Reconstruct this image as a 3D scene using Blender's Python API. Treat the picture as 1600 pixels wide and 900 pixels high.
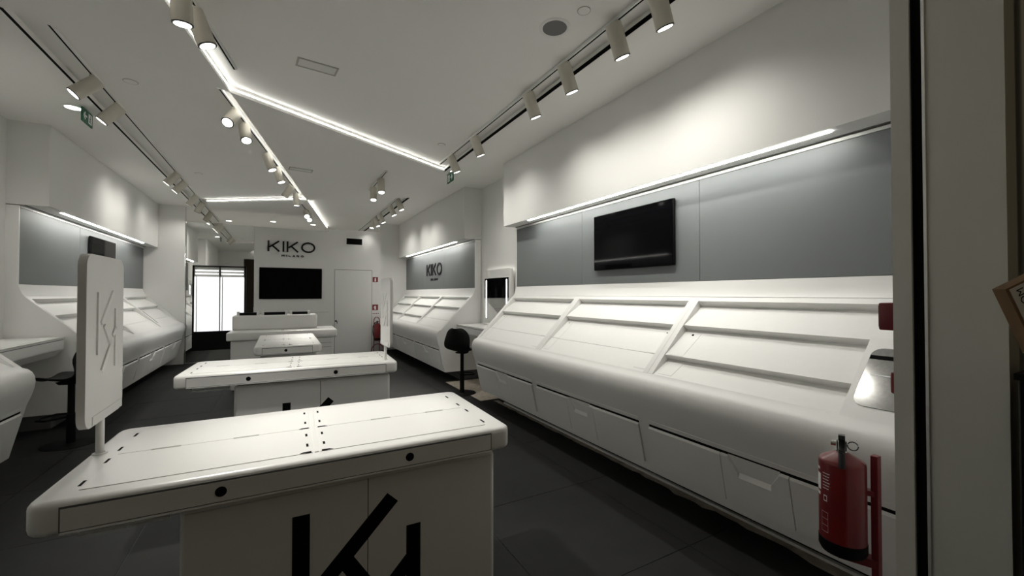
import bpy, bmesh, math, random
from mathutils import Vector, Matrix
random.seed(7)
for o in list(bpy.data.objects): bpy.data.objects.remove(o)
S = bpy.context.scene
COL = S.collection
PI = math.pi

# ------------------------------------------------------------------ camera, world, exposure
cam_d = bpy.data.cameras.new('camera'); cam = bpy.data.objects.new('camera', cam_d); COL.objects.link(cam)
cam_d.sensor_fit = 'HORIZONTAL'; cam_d.sensor_width = 36.0; cam_d.lens = 36.0 * 648.0 / 1600.0
cam_d.clip_start = 0.02; cam_d.clip_end = 100
cam.location = (0, 0, 1.5)
cam.rotation_euler = (math.radians(90 + 0.796), 0, -math.radians(29.12))
S.camera = cam
W = bpy.data.worlds.new('world'); S.world = W; W.use_nodes = True
bg = W.node_tree.nodes['Background']; bg.inputs[0].default_value = (0.30, 0.25, 0.17, 1); bg.inputs[1].default_value = 0.22
vs = S.view_settings
vs.view_transform = 'Standard'; vs.look = 'None'; vs.gamma = 1.0; vs.use_curve_mapping = False
vs.exposure = 0.74
S.cycles.use_denoising = True
S.cycles.max_bounces = 8; S.cycles.diffuse_bounces = 6; S.cycles.glossy_bounces = 4
S.cycles.sample_clamp_indirect = 6.0
SPOT_W = 112.0       # each track spotlight
LED_STRIP = 31.0    # soffit strips
LED_COVE = 9.5     # ceiling coves

# ------------------------------------------------------------------ materials
MATS = {}
def mat(name, col, rough=0.5, metal=0.0, emit=None, es=0.0, noise=0.0, nscale=8.0, bump=0.0, spec=0.5, coat=0.0):
    m = bpy.data.materials.new(name); m.use_nodes = True
    nt = m.node_tree; b = nt.nodes['Principled BSDF']
    b.inputs['Base Color'].default_value = (*col, 1); b.inputs['Roughness'].default_value = rough
    b.inputs['Metallic'].default_value = metal; b.inputs['Specular IOR Level'].default_value = spec
    b.inputs['Coat Weight'].default_value = coat
    if emit:
        b.inputs['Emission Color'].default_value = (*emit, 1); b.inputs['Emission Strength'].default_value = es
    if noise > 0 or bump > 0:
        tc = nt.nodes.new('ShaderNodeTexCoord'); n = nt.nodes.new('ShaderNodeTexNoise')
        n.inputs['Scale'].default_value = nscale; n.inputs['Detail'].default_value = 6
        nt.links.new(tc.outputs['Object'], n.inputs['Vector'])
        if noise > 0:
            r = nt.nodes.new('ShaderNodeMix'); r.data_type = 'RGBA'
            r.inputs['A'].default_value = (*[c * (1 - noise) for c in col], 1)
            r.inputs['B'].default_value = (*[min(1, c * (1 + noise)) for c in col], 1)
            nt.links.new(n.outputs['Fac'], r.inputs['Factor']); nt.links.new(r.outputs['Result'], b.inputs['Base Color'])
        if bump > 0:
            bp = nt.nodes.new('ShaderNodeBump'); bp.inputs['Strength'].default_value = bump; bp.inputs['Distance'].default_value = 0.002
            nt.links.new(n.outputs['Fac'], bp.inputs['Height']); nt.links.new(bp.outputs['Normal'], b.inputs['Normal'])
    MATS[name] = m
    return m
mat('paint', (0.71, 0.71, 0.69), 0.7, noise=0.02, nscale=3)
mat('ceiling', (0.83, 0.825, 0.795), 0.8, noise=0.015, nscale=2)
mat('lacquer', (0.77, 0.77, 0.75), 0.38, noise=0.015, nscale=5)
mat('lacquer_top', (0.80, 0.80, 0.78), 0.3, noise=0.02, nscale=6)
mat('tray', (0.82, 0.82, 0.80), 0.55, noise=0.02, nscale=30)
mat('slate', (0.16, 0.172, 0.175), 0.5, noise=0.03, nscale=4)
mat('tile', (0.016, 0.016, 0.0155), 0.62, noise=0.4, nscale=5, bump=0.25, spec=0.16)
mat('grout', (0.10, 0.10, 0.095), 0.8)
mat('screed', (0.42, 0.37, 0.31), 0.9, noise=0.5, nscale=18, bump=0.8)
mat('plinth', (0.10, 0.10, 0.10), 0.7)
mat('black', (0.003, 0.003, 0.003), 0.6, spec=0.12)
mat('slot', (0.004, 0.004, 0.004), 0.9, spec=0.1)
mat('screen', (0.002, 0.002, 0.0025), 0.05, spec=0.07)
mat('stool_black', (0.005, 0.005, 0.005), 0.7, spec=0.15)
mat('lamp_cream', (0.60, 0.57, 0.49), 0.5)
mat('ring_black', (0.01, 0.01, 0.01), 0.4)
mat('lens', (1, 1, 1), 0.5, emit=(1.0, 0.97, 0.90), es=5.0)
mat('downlight', (1, 1, 1), 0.5, emit=(1.0, 0.97, 0.90), es=6.0)
mat('led', (1, 1, 1), 0.5, emit=(1.0, 0.98, 0.93), es=LED_STRIP)
mat('led_cove', (1, 1, 1), 0.5, emit=(1.0, 0.98, 0.93), es=LED_COVE)
mat('led_tube', (1, 1, 1), 0.5, emit=(1.0, 0.98, 0.95), es=3.0)
mat('backlit', (0.9, 0.9, 0.9), 0.5, emit=(0.97, 0.98, 1.0), es=0.56)
mat('tube_soft', (1, 1, 1), 0.5, emit=(0.98, 0.98, 1.0), es=1.1)
mat('halo', (1, 1, 1), 0.5, emit=(1.0, 0.97, 0.92), es=2.2)
mat('mirror', (0.88, 0.89, 0.88), 0.02, metal=1.0)
mat('glass_dusty', (0.26, 0.26, 0.25), 0.14, metal=0.45, noise=0.3, nscale=60)
mat('chrome', (0.75, 0.75, 0.75), 0.15, metal=1.0)
mat('alu', (0.78, 0.78, 0.76), 0.35, metal=0.6)
mat('grille', (0.16, 0.16, 0.165), 0.7)
mat('red', (0.16, 0.004, 0.007), 0.35, coat=0.3)
mat('red_dark', (0.15, 0.005, 0.010), 0.45)
mat('green', (0.004, 0.10, 0.045), 0.5)
mat('white_print', (0.8, 0.8, 0.8), 0.5)
mat('jamb', (0.64, 0.64, 0.59), 0.6, noise=0.03, nscale=4)
mat('jamb_dark', (0.02, 0.02, 0.02), 0.9, spec=0.0)
mat('cardboard', (0.20, 0.115, 0.055), 0.8, noise=0.15, nscale=25)
mat('corridor', (0.035, 0.027, 0.016), 0.8)
mat('mark', (0.40, 0.40, 0.37), 0.8)
mat('letter', (0.008, 0.008, 0.009), 0.5, spec=0.2)

# ------------------------------------------------------------------ mesh helpers
def new_obj(name, bm, m, parent=None, smooth=None):
    bmesh.ops.recalc_face_normals(bm, faces=bm.faces)
    me = bpy.data.meshes.new(name); bm.to_mesh(me); bm.free()
    me.materials.append(MATS[m])
    if smooth:
        for p in me.polygons: p.use_smooth = True
        me.set_sharp_from_angle(angle=math.radians(smooth))
    o = bpy.data.objects.new(name, me); COL.objects.link(o)
    if parent: o.parent = parent
    return o
def tag(o, label=None, cat=None, group=None, kind=None):
    if label: o['label'] = label
    if cat: o['category'] = cat
    if group: o['group'] = group
    if kind: o['kind'] = kind
    return o
def empty(name, loc=(0, 0, 0), rz=0.0, label=None, cat=None, group=None):
    o = bpy.data.objects.new(name, None); COL.objects.link(o); o.empty_display_size = 0.1
    o.location = loc; o.rotation_euler = (0, 0, rz)
    return tag(o, label, cat, group)
def bxm(bm, x0, x1, y0, y1, z0, z1, bev=0.0, seg=2, M=None):
    r = bmesh.ops.create_cube(bm, size=1.0); vs_ = r['verts']
    for v in vs_:
        v.co = Vector(((x0 + x1) / 2 + v.co.x * (x1 - x0), (y0 + y1) / 2 + v.co.y * (y1 - y0), (z0 + z1) / 2 + v.co.z * (z1 - z0)))
    if bev > 0:
        es = list({e for v in vs_ for e in v.link_edges})
        rr = bmesh.ops.bevel(bm, geom=es, offset=bev, segments=seg, affect='EDGES', profile=0.5)
        vs_ = list({v for f in rr['faces'] for v in f.verts} | {v for v in vs_ if v.is_valid})
    if M is not None:
        for v in vs_: v.co = M @ v.co
    return bm
def box(name, m, x0, x1, y0, y1, z0, z1, parent=None, bev=0.0, seg=2, M=None):
    bm = bmesh.new(); bxm(bm, x0, x1, y0, y1, z0, z1, bev, seg, M)
    return new_obj(name, bm, m, parent, 40 if bev > 0 else None)
def prism_bm(bm, pts, a0, a1, axis):
    """extrude a 2D polygon: axis 'y' -> pts are (x,z); 'x' -> (y,z); 'z' -> (x,y)"""
    def P(p, a):
        return {'y': (p[0], a, p[1]), 'x': (a, p[0], p[1]), 'z': (p[0], p[1], a)}[axis]
    A = [bm.verts.new(P(p, a0)) for p in pts]; B = [bm.verts.new(P(p, a1)) for p in pts]
    n = len(pts)
    bm.faces.new(A); bm.faces.new(list(reversed(B)))
    for i in range(n):
        bm.faces.new((A[i], A[(i + 1) % n], B[(i + 1) % n], B[i]))
    return bm
def prism(name, m, pts, a0, a1, axis, parent=None, smooth=None):
    bm = bmesh.new(); prism_bm(bm, pts, a0, a1, axis)
    bm.normal_update()
    bmesh.ops.triangulate(bm, faces=[f for f in bm.faces if len(f.verts) > 4])
    return new_obj(name, bm, m, parent, smooth)
def cyl_bm(bm, p0, p1, r0, r1=None, seg=20, caps=True):
    p0 = Vector(p0); p1 = Vector(p1); r1 = r0 if r1 is None else r1
    d = p1 - p0; L = d.length
    M = Matrix.Translation((p0 + p1) / 2) @ d.to_track_quat('Z', 'Y').to_matrix().to_4x4()
    bmesh.ops.create_cone(bm, cap_ends=caps, cap_tris=False, segments=seg, radius1=r0, radius2=r1, depth=L, matrix=M)
    return bm
def cyl(name, m, p0, p1, r0, r1=None, parent=None, seg=20):
    bm = bmesh.new(); cyl_bm(bm, p0, p1, r0, r1, seg)
    return new_obj(name, bm, m, parent, 35)
def lathe(name, m, prof, parent=None, seg=28, center=(0, 0)):
    bm = bmesh.new(); rings = []
    for r, z in prof:
        if r < 1e-5: rings.append([bm.verts.new((center[0], center[1], z))])
        else: rings.append([bm.verts.new((center[0] + r * math.cos(2 * PI * i / seg), center[1] + r * math.sin(2 * PI * i / seg), z)) for i in range(seg)])
    for a, b in zip(rings, rings[1:]):
        for i in range(seg):
            j = (i + 1) % seg
            if len(a) == 1 and len(b) == 1: continue
            if len(a) == 1: bm.faces.new((a[0], b[i], b[j]))
            elif len(b) == 1: bm.faces.new((a[i], a[j], b[0]))
            else: bm.faces.new((a[i], a[j], b[j], b[i]))
    return new_obj(name, bm, m, parent, 40)
def tube(name, m, pts, r, parent=None, seg=10, closed=False):
    bm = bmesh.new(); pts = [Vector(p) for p in pts]; n = len(pts); rings = []
    for i, p in enumerate(pts):
        a = pts[(i - 1) % n] if closed else pts[max(0, i - 1)]
        b = pts[(i + 1) % n] if closed else pts[min(n - 1, i + 1)]
        q = (b - a).to_track_quat('Z', 'Y')
        rings.append([bm.verts.new(p + q @ Vector((r * math.cos(2 * PI * k / seg), r * math.sin(2 * PI * k / seg), 0))) for k in range(seg)])
    m_ = n if closed else n - 1
    for i in range(m_):
        A = rings[i]; B = rings[(i + 1) % n]
        for k in range(seg):
            bm.faces.new((A[k], A[(k + 1) % seg], B[(k + 1) % seg], B[k]))
    if not closed:
        bm.faces.new(rings[0]); bm.faces.new(rings[-1])
    return new_obj(name, bm, m, parent, 50)
def stroke(bm, a, b, w, put, d0, d1):
    """thick line from a to b in a plane, put(u, v, depth) -> 3D"""
    a = Vector(a); b = Vector(b); t = (b - a).normalized(); n = Vector((-t.y, t.x)) * (w / 2)
    q = [a + n, b + n, b - n, a - n]
    A = [bm.verts.new(put(p.x, p.y, d0)) for p in q]; B = [bm.verts.new(put(p.x, p.y, d1)) for p in q]
    bm.faces.new(A); bm.faces.new(B[::-1])
    for i in range(4): bm.faces.new((A[i], A[(i + 1) % 4], B[(i + 1) % 4], B[i]))
def poly_plate(bm, q, put, d0, d1):
    n = len(q)
    A = [bm.verts.new(put(p[0], p[1], d0)) for p in q]; B = [bm.verts.new(put(p[0], p[1], d1)) for p in q]
    bm.faces.new(A); bm.faces.new(B[::-1])
    for i in range(n): bm.faces.new((A[i], A[(i + 1) % n], B[(i + 1) % n], B[i]))

# ------------------------------------------------------------------ dimensions
XR, XL = 3.12, -2.58              # side walls
ZH, ZL = 3.45, 3.374              # high and low ceiling levels
PXR, PXL = 2.19, -1.63            # inner edges of the perimeter ceilings
YF0, YF1 = 0.324, 0.563           # shopfront wall
YB = 11.2                         # back partition
YE = 14.0

# ------------------------------------------------------------------ floor
floor = box('floor', 'grout', -3.2, 3.6, -2.2, YE, -0.06, -0.004); tag(floor, 'black tiled shop floor with thin pale joints', kind='structure')
TS = 0.965
bm = bmesh.new(); bxm(bm, -TS / 2 + 0.002, TS / 2 - 0.002, -TS / 2 + 0.002, TS / 2 - 0.002, -0.012, 0.0)
t0 = new_obj('tile', bm, 'tile', floor); first = True
for i in range(-5, 2):
    for j in range(-4, 13):
        cx = 2.136 + (i + 0.5) * TS; cy = 1.663 + (j + 0.5) * TS
        if cx - TS / 2 > 2.7: continue
        o = t0 if first else t0.copy()
        if not first: COL.objects.link(o); o.parent = floor
        first = False
        o.location = (cx, cy, random.uniform(-0.0008, 0.0))
# raw screed strip and metal profile along the right-hand display run
bm = bmesh.new(); n = 60; A = []; B = []
for i in range(n + 1):
    y = 0.6 + 4.6 * i / n
    w = 0.05 + 0.05 * random.random() * (1.0 if 0.9 < y < 2.2 else 0.35)
    A.append(bm.verts.new((2.665 - w, y, 0.003 + 0.004 * random.random()))); B.append(bm.verts.new((2.675, y, 0.004)))
for i in range(n): bm.faces.new((A[i], A[i + 1], B[i + 1], B[i]))
new_obj('screed_strip', bm, 'screed', floor)
box('bounce_floor', 'paint', -2.5, 3.05, 11.5, 13.9, 0.0, 0.006, floor)  # unseen white floor added behind the partition to bounce light onto the ceiling
box('screed_patch', 'screed', 2.45, 3.11, 5.3, 6.7, 0.0, 0.004, floor)
box('floor_profile', 'lacquer_top', 2.665, 2.69, 0.6, 5.02, 0.0, 0.022, floor)

# ------------------------------------------------------------------ side walls, soffits, fins
wr = box('wall_right', 'paint', XR, XR + 0.12, YF0, YE, 0, 3.7); tag(wr, 'white right-hand shop wall with boxed soffits', kind='structure')
wl = box('wall_left', 'paint', XL - 0.12, XL, YF0, YE, 0, 3.7); tag(wl, 'white left-hand shop wall with boxed soffits', kind='structure')
ZS = 2.468
def soffit(wall, x0, x1, y0, y1, lx, l0, l1):
    o = box('soffit', 'paint', min(x0, x1), max(x0, x1), y0, y1, ZS, ZL, wall)
    box('led_strip', 'led', lx - 0.011, lx + 0.011, l0, l1, ZS - 0.006, ZS + 0.004, o)
    s = 1 if x1 > x0 else -1
    a, b = sorted((x1 - s * 0.145, x1 - s * 0.125))
    box('panel_groove', 'plinth', a, b, y0 + 0.02, y1 - 0.02, ZS - 0.004, ZS + 0.004, o)
soffit(wr, 2.795, XR, YF1, 5.263, 2.845, 1.22, 4.66)
soffit(wr, 2.795, XR, 6.72, 11.35, 2.845, 7.25, 10.7)
soffit(wl, -2.25, XL, 6.5, 11.15, -2.30, 6.95, 10.3)
soffit(wl, -2.25, XL, 1.85, 4.95, -2.30, 2.2, 4.5)
box('wall_fin', 'paint', XL, -1.80, 11.15, 11.25, 0, ZL, wl)
box('corner_trim', 'chrome', -1.80, -1.788, 11.146, 11.20, 0, ZL - 0.01, wl)
box('wall_fin', 'paint', 2.28, XR, 11.35, 11.45, 0, ZL, wr)
bl = box('baseboard_left', 'paint', XL, XL + 0.02, 4.97, 6.48, 0, 0.14); tag(bl, 'white skirting in the left vanity niche', kind='structure')

# ------------------------------------------------------------------ ceiling
ceil = box('ceiling', 'ceiling', -3.2, 3.6, -0.2, YE, ZH, ZH + 0.12); tag(ceil, 'white folded ceiling with lowered panels and light coves', kind='structure')
def L1(y): return -0.43 + 0.188 * (y - 4.61)
def L2(x): return 4.53 + 0.55 * (x + 0.6)
def L3(x): return 9.26 - 0.70 * (x - 0.42)
P12 = (-0.427, 4.625); P13 = (0.4414, 9.245)
def cpanel(pts): return prism('ceiling_panel', 'ceiling', pts, ZL, ZH + 0.002, 'z', ceil)
pa = cpanel([(PXL, YF0), (L1(YF0), YF0), P12, (PXL, L2(PXL))])
pb = cpanel([P12, (PXR, L2(PXR)), (PXR, L3(PXR)), P13])
pd = cpanel([P13, (L1(YE), YE), (-1.36, YE), (-1.36, L3(-1.36))])
pr = cpanel([(PXR, YF0), (XR, YF0), (XR, YE), (PXR, YE)])
pl = cpanel([(XL, YF0), (PXL, YF0), (PXL, YE), (XL, YE)])
def cove(a, b, side, parent):
    a = Vector((*a, 0)); b = Vector((*b, 0)); t = (b - a).normalized(); n = Vector((t.y, -t.x, 0)) * side
    bm = bmesh.new()
    def strip(z0, z1, d0, d1):
        q = [a + n * d0, b + n * d0, b + n * d1, a + n * d1]
        A = [bm.verts.new((p.x, p.y, z0)) for p in q]; B = [bm.verts.new((p.x, p.y, z1)) for p in q]
        bm.faces.new(A); bm.faces.new(B[::-1])
        for i in range(4): bm.faces.new((A[i], A[(i + 1) % 4], B[(i + 1) % 4], B[i]))
    strip(ZL + 0.034, ZL + 0.043, -0.01, 0.003)
    return new_obj('cove_light', bm, 'led_cove', parent)
cove((L1(YF1 + 0.1), YF1 + 0.1), P12, 1, pa)
cove(P12, (PXR - 0.02, L2(PXR - 0.02)), 1, pb)
cove(P12, P13, -1, pb)
cove((-1.34, L3(-1.34)), P13, 1, pd)
cove(P13, (L1(13.0), 13.0), 1, pd)
# shadow gaps on the edges of the perimeter ceilings
box('shadow_gap', 'slot', PXR - 0.004, PXR, 1.2, L2(PXR) - 0.01, ZL + 0.002, ZL + 0.038, pr)
box('shadow_gap', 'slot', PXR - 0.004, PXR, L3(PXR) + 0.01, 13.5, ZL + 0.002, ZL + 0.038, pr)
box('shadow_gap', 'slot', PXL, PXL + 0.004, L2(PXL) + 0.01, 13.5, ZL + 0.002, ZL + 0.024, pl)
# tracks
def track(name, label, p0, p1, z):
    p0 = Vector((*p0, z)); p1 = Vector((*p1, z)); d = p1 - p0; L = d.length
    rz = math.atan2(d.y, d.x)
    r = empty(name, p0, rz, label, 'light track')
    box('rail', 'lacquer', 0, L, -0.018, 0.018, -0.024, -0.001, r)
    box('slot', 'slot', 0.01, L - 0.01, -0.006, 0.006, -0.0255, -0.023, r)
    return r
track('light_track', 'long white ceiling track beside the right-hand displays, nearest stretch', (2.06, 0.9), (2.06, 5.9), ZH)
track('light_track', 'far stretch of white ceiling track above the small fire extinguisher', (2.06, 8.2), (2.06, 13.5), ZH)
track('light_track', 'white ceiling track running above the left-hand displays', (-1.467, 4.12), (-1.467, 13.5), ZH)
track('light_track', 'short slanting ceiling track nearest the camera, beside the bent light cove', (-0.72, 2.36), (-0.36, 4.26), ZH)
track('light_track', 'slanting ceiling track down the middle of the room between the coves', (-0.52, 4.72), (0.30, 9.05), ZH)
track('light_track', 'short ceiling track ahead of the black brand letters', (0.36, 9.58), (0.60, 10.9), ZL)
track('light_track', 'short ceiling track with two lamps in the lowered middle panel', (1.385, 6.4), (1.385, 7.75), ZL)

# ------------------------------------------------------------------ spotlights
def spotlight(x, y, z, aim, label, group, power=SPOT_W, cone=42):
    aim = Vector(aim).normalized()
    r = empty('track_spotlight', (x, y, z - 0.024), 0, label, 'spotlight', group)
    box('adapter', 'lamp_cream', -0.014, 0.014, -0.032, 0.032, -0.02, 0.0, r, 0.003, 1)
    piv = Vector((0, 0, -0.075))
    cyl('stem', 'lamp_cream', (0, 0, -0.018), piv, 0.008, None, r, 10)
    back = piv - aim * 0.055; front = piv + aim * 0.165
    cyl('housing', 'lamp_cream', back, front, 0.057, None, r, 24)
    cyl('front_ring', 'ring_black', front - aim * 0.001, front + aim * 0.006, 0.057, None, r, 24)
    cyl('lens', 'lens', front + aim * 0.004, front + aim * 0.0075, 0.046, None, r, 20)
    ld = bpy.data.lights.new('spot_beam', 'SPOT'); ld.energy = power; ld.color = (1.0, 0.965, 0.90)
    ld.spot_size = math.radians(cone); ld.spot_blend = 1.0; ld.shadow_soft_size = 0.03
    lo = bpy.data.objects.new('spot_beam', ld); COL.objects.link(lo); lo.parent = r
    lo.location = front + aim * 0.012; lo.rotation_euler = aim.to_track_quat('-Z', 'Y').to_euler()
    return r
ORD = ['nearest', 'second', 'third', 'fourth', 'fifth', 'sixth', 'seventh', 'eighth']
for i, y in enumerate((1.81, 2.19, 2.78, 3.35, 4.61, 5.40)):
    spotlight(2.06, y, ZH, (0.42, 0.04, -0.9), 'cream cylinder spotlight, %s on the track beside the right-hand displays' % ORD[i], 'spotlights on the near right track', SPOT_W * .20, cone=125)
for i, (y, ax) in enumerate(((8.41, .35), (9.08, .4), (10.15, .4), (10.7, .3), (11.05, -.2))):
    spotlight(2.06, y, ZH, (ax, -0.1, -0.9), 'small far spotlight, %s of the cluster above the far extinguisher' % ORD[i], 'spotlights on the far right track', SPOT_W * (.24 if i < 3 else .08), cone=115)
for i, (y, a) in enumerate(((4.98, (-.66, -.14, -.72)), (5.59, (-.62, -.05, -.75)), (8.27, (-.6, 0, -.7)), (8.85, (-.6, 0, -.7)), (9.97, (-.5, .1, -.7)), (10.7, (-.4, .2, -.8)), (11.9, (-.5, .2, -.8)))):
    spotlight(-1.467, y, ZH, a, 'cream spotlight tilted left, %s on the track above the left-hand displays' % ORD[i], 'spotlights on the left track', SPOT_W * .13, cone=115)
for i, (x, y, a) in enumerate(((-0.60, 2.98, (.34, -.36, -.9)), (-0.555, 3.22, (.04, .16, -1)), (-0.51, 3.46, (.34, .06, -.9)))):
    spotlight(x, y, ZH, a, 'large cream spotlight at the top of the view, %s on the short slanting track' % ORD[i], 'spotlights on the short slanting track', SPOT_W * (1.7, .6, .5)[i], cone=(46, 40, 44)[i])
for i, (x, y, a) in enumerate(((-0.44, 5.14, (-.25, -.62, -.72)), (-0.37, 5.53, (.14, -.47, -.85)), (-0.17, 6.55, (.3, -.1, -.85)), (-0.06, 7.2, (.3, -.1, -.85)), (0.13, 8.26, (-.5, .25, -.8)), (0.24, 8.88, (.05, .1, -1)))):
    spotlight(x, y, ZH, a, 'cream spotlight on the middle slanting track, %s from the camera' % ORD[i], 'spotlights on the middle slanting track', SPOT_W * (.25, 1.2, .8, .8, .6, .6)[i], cone=52)
for i, (x, y, a) in enumerate(((0.47, 10.1, (.05, -.75, -.6)), (0.545, 10.55, (.05, -.75, -.6)))):
    spotlight(x, y, ZL, a, 'spotlight facing the camera above the brand letters, %s of two' % ('upper', 'lower')[i], 'spotlights ahead of the brand letters', power=SPOT_W * 0.6)
for i, (x, y, a) in enumerate(((1.385, 6.79, (.0, -.25, -.95)), (1.385, 7.4, (-.05, -.25, -.95)))):
    spotlight(x, y, ZL, a, '%s cream spotlight of the pair on the lone ceiling stub track' % ('nearer', 'farther')[i], 'spotlights on the stub track')

# ------------------------------------------------------------------ ceiling fixtures
def downlight(x, y, z, label, power=8.0):
    r = empty('downlight', (x, y, z), 0, label, 'downlight', 'recessed round downlights')
    lathe('bezel', 'lacquer', [(0.062, -0.001), (0.062, -0.006), (0.078, -0.006), (0.085, 0.0)], r, 24)
    lathe('glow_disc', 'downlight', [(0.0, -0.003), (0.062, -0.003)], r, 24)
    ld = bpy.data.lights.new('downlight_beam', 'SPOT'); ld.energy = power; ld.color = (1.0, 0.965, 0.90); ld.spot_size = math.radians(110); ld.spot_blend = 1.0; ld.shadow_soft_size = .05
    lo = bpy.data.objects.new('downlight_beam', ld); COL.objects.link(lo); lo.parent = r; lo.location = (0, 0, -.012)
downlight(-1.84, 5.77, ZL, 'round lit downlight beside the left green exit sign')
downlight(2.31, 5.96, ZL, 'round lit downlight above the right green exit sign')
downlight(-1.18, 12.82, ZL, 'tiny lit downlight far back above the wall mirror', 60.0)
downlight(-0.19, 12.38, ZL, 'tiny lit downlight above the large black letters', 60.0)
downlight(0.75, 12.43, ZL, 'tiny lit downlight beside the last light cove', 60.0)
o = empty('ceiling_speaker', (1.74, 2.48, ZH), 0, 'round grey ceiling loudspeaker with white rim', 'speaker')
lathe('rim', 'lacquer', [(0.088, -0.004), (0.10, -0.008), (0.112, -0.004), (0.115, 0.0)], o)
lathe('grille', 'grille', [(0.0, -0.007), (0.089, -0.005)], o)
def cap(x, y, z, r, label):
    t = empty('sprinkler_cap', (x, y, z), 0, label, 'ceiling cap', 'small round ceiling caps')
    lathe('rim', 'mark', [(r, 0), (r, -0.004), (r * .92, -0.004)], t, 20); lathe('disc', 'ceiling', [(r * .92, -0.004), (0, -0.006)], t, 20)
cap(1.81, 2.23, ZH, .045, 'small round white cap beside the ceiling loudspeaker')
cap(1.82, 5.16, ZH, .05, 'small round cap near the far end of the right track')
cap(-1.22, 5.01, ZH, .055, 'small round cap beside the nearest left spotlights')
cap(-1.18, 8.32, ZH, .055, 'small round cap beside the third left spotlight')
def emlight(x, y, z, rz, label):
    t = empty('emergency_light', (x, y, z), rz, label, 'emergency light', 'recessed emergency lights')
    bm = bmesh.new()
    bxm(bm, -.16, .16, -.075, -.06, -.006, 0); bxm(bm, -.16, .16, .06, .075, -.006, 0); bxm(bm, -.16, -.145, -.06, .06, -.006, 0); bxm(bm, .145, .16, -.06, .06, -.006, 0)
    new_obj('frame', bm, 'mark', t)
    box('diffuser', 'paint', -.145, .145, -.06, .06, -.004, 0, t)
    cyl('indicator', 'lacquer', (0, 0, -.006), (0, 0, -.002), .008, None, t, 12)
emlight(0.26, 3.9, ZH, math.radians(5), 'rectangular recessed emergency light in the near ceiling')
emlight(0.25, 7.0, ZL, math.radians(5), 'faint rectangular emergency light in the lowered middle panel')
def exit_sign(x, y, label, face):
    t = empty('exit_sign', (x, y, 3.215), 0, label, 'exit sign', 'green exit signs')
    box('mount', 'lacquer', -.02, .02, -.13, .13, .148, .159, t)
    box('plate', 'green', -.006, .006, -.125, .125, .01, .148, t)
    f = face
    def put(u, v, d): return (f * (.006 + d), u, v)
    bm = bmesh.new()
    s = 1 if f > 0 else -1                   # arrow half on the near side
    stroke(bm, (-.095, .08), (-.02, .08), .018, put, 0, .002)
    stroke(bm, (-.095, .08), (-.06, .115), .018, put, 0, .002); stroke(bm, (-.095, .08), (-.06, .045), .018, put, 0, .002)
    new_obj('arrow', bm, 'white_print', t)
    bm = bmesh.new()
    poly_plate(bm, [(.02, .03), (.10, .03), (.10, .13), (.02, .13)], put, 0, .0015)
    new_obj('doorway', bm, 'white_print', t)
    bm = bmesh.new()
    stroke(bm, (.062, .098), (.055, .065), .016, put, .001, .003); stroke(bm, (.055, .066), (.075, .04), .009, put, .001, .003)
    stroke(bm, (.055, .066), (.035, .045), .009, put, .001, .003); stroke(bm, (.062, .092), (.04, .08), .007, put, .001, .003); stroke(bm, (.066, .106), (.066, .118), .012, put, .001, .003)
    new_obj('running_figure', bm, 'green', t)
exit_sign(-1.74, 5.78, 'green exit sign with arrow hanging on the left side', 1)
exit_sign(2.28, 6.05, 'green exit sign with arrow hanging on the right side', -1)

# ------------------------------------------------------------------ shopfront around the camera
wf = box('wall_front', 'paint', XL - 0.12, -1.46, YF0, YF1, 0, 3.7); tag(wf, 'white shopfront wall around the entrance opening', kind='structure')
box('header', 'paint', -1.46, 1.72, YF0, YF1, 3.05, 3.7, wf)
box('infill', 'paint', 1.79, XR, YF0 + 0.02, YF1 - 0.004, 0, 3.7, wf)
jb = box('trim_1', 'jamb', 1.70, 1.80, 0.517, YF1, 0, 3.05); tag(jb, 'pale grey door jamb at the right of the entrance', kind='structure')
box('groove', 'jamb_dark', 1.735, 1.80, 0.489, 0.517, 0, 3.05, jb)
box('groove_edge', 'alu', 1.698, 1.76, 0.4815, 0.4885, 0, 3.05, jb)
box('jamb_panel', 'jamb', 1.704, 1.80, YF0, 0.4815, 0, 3.05, jb)
box('seal', 'jamb_dark', 1.712, 1.80, 0.5155, 0.519, 0, 3.05, jb)

co = box('wall_backdrop', 'corridor', 1.90, 2.0, -2.2, YF0 - 0.002, 0, 3.4); tag(co, 'dark brown backdrop wall added outside the entrance', kind='structure')  # added wall, keeps the view past the jamb dark against the brighter world

cc = box('wall_blocker', 'corridor', -2.6, -0.8, -1.5, -1.2, 0, 3.4); tag(cc, 'dark brown pillar across the corridor outside', kind='structure')  # added out of view, blocks the world light where the mirror looks out

# ------------------------------------------------------------------ back partition
wb = box('wall_back', 'paint', 1.03, 2.28, YB, YB + 0.1, 0, 3.116); tag(wb, 'pale partition closing the back of the shop', kind='structure')
kp = box('feature_panel', 'paint', -0.54, 1.03, YB - 0.02, YB + 0.1, 0, 3.045, wb)
box('mirror_backing', 'paint', -1.79, -0.54, YB + 0.01, YB + 0.1, 0, 3.06, wb)
box('far_wall', 'paint', XL, XR, YE - .05, YE, 0, 3.7, wb)
box('panel_seam', 'plinth', -0.54, 1.03, YB - 0.0215, YB - 0.0195, 1.045, 1.049, wb)
wm = box('wall_mirror', 'mirror', -1.785, -0.545, YB - 0.004, YB + 0.008, 0.02, 3.055); tag(wm, 'tall frameless wall mirror left of the brand letters', 'mirror')
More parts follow.
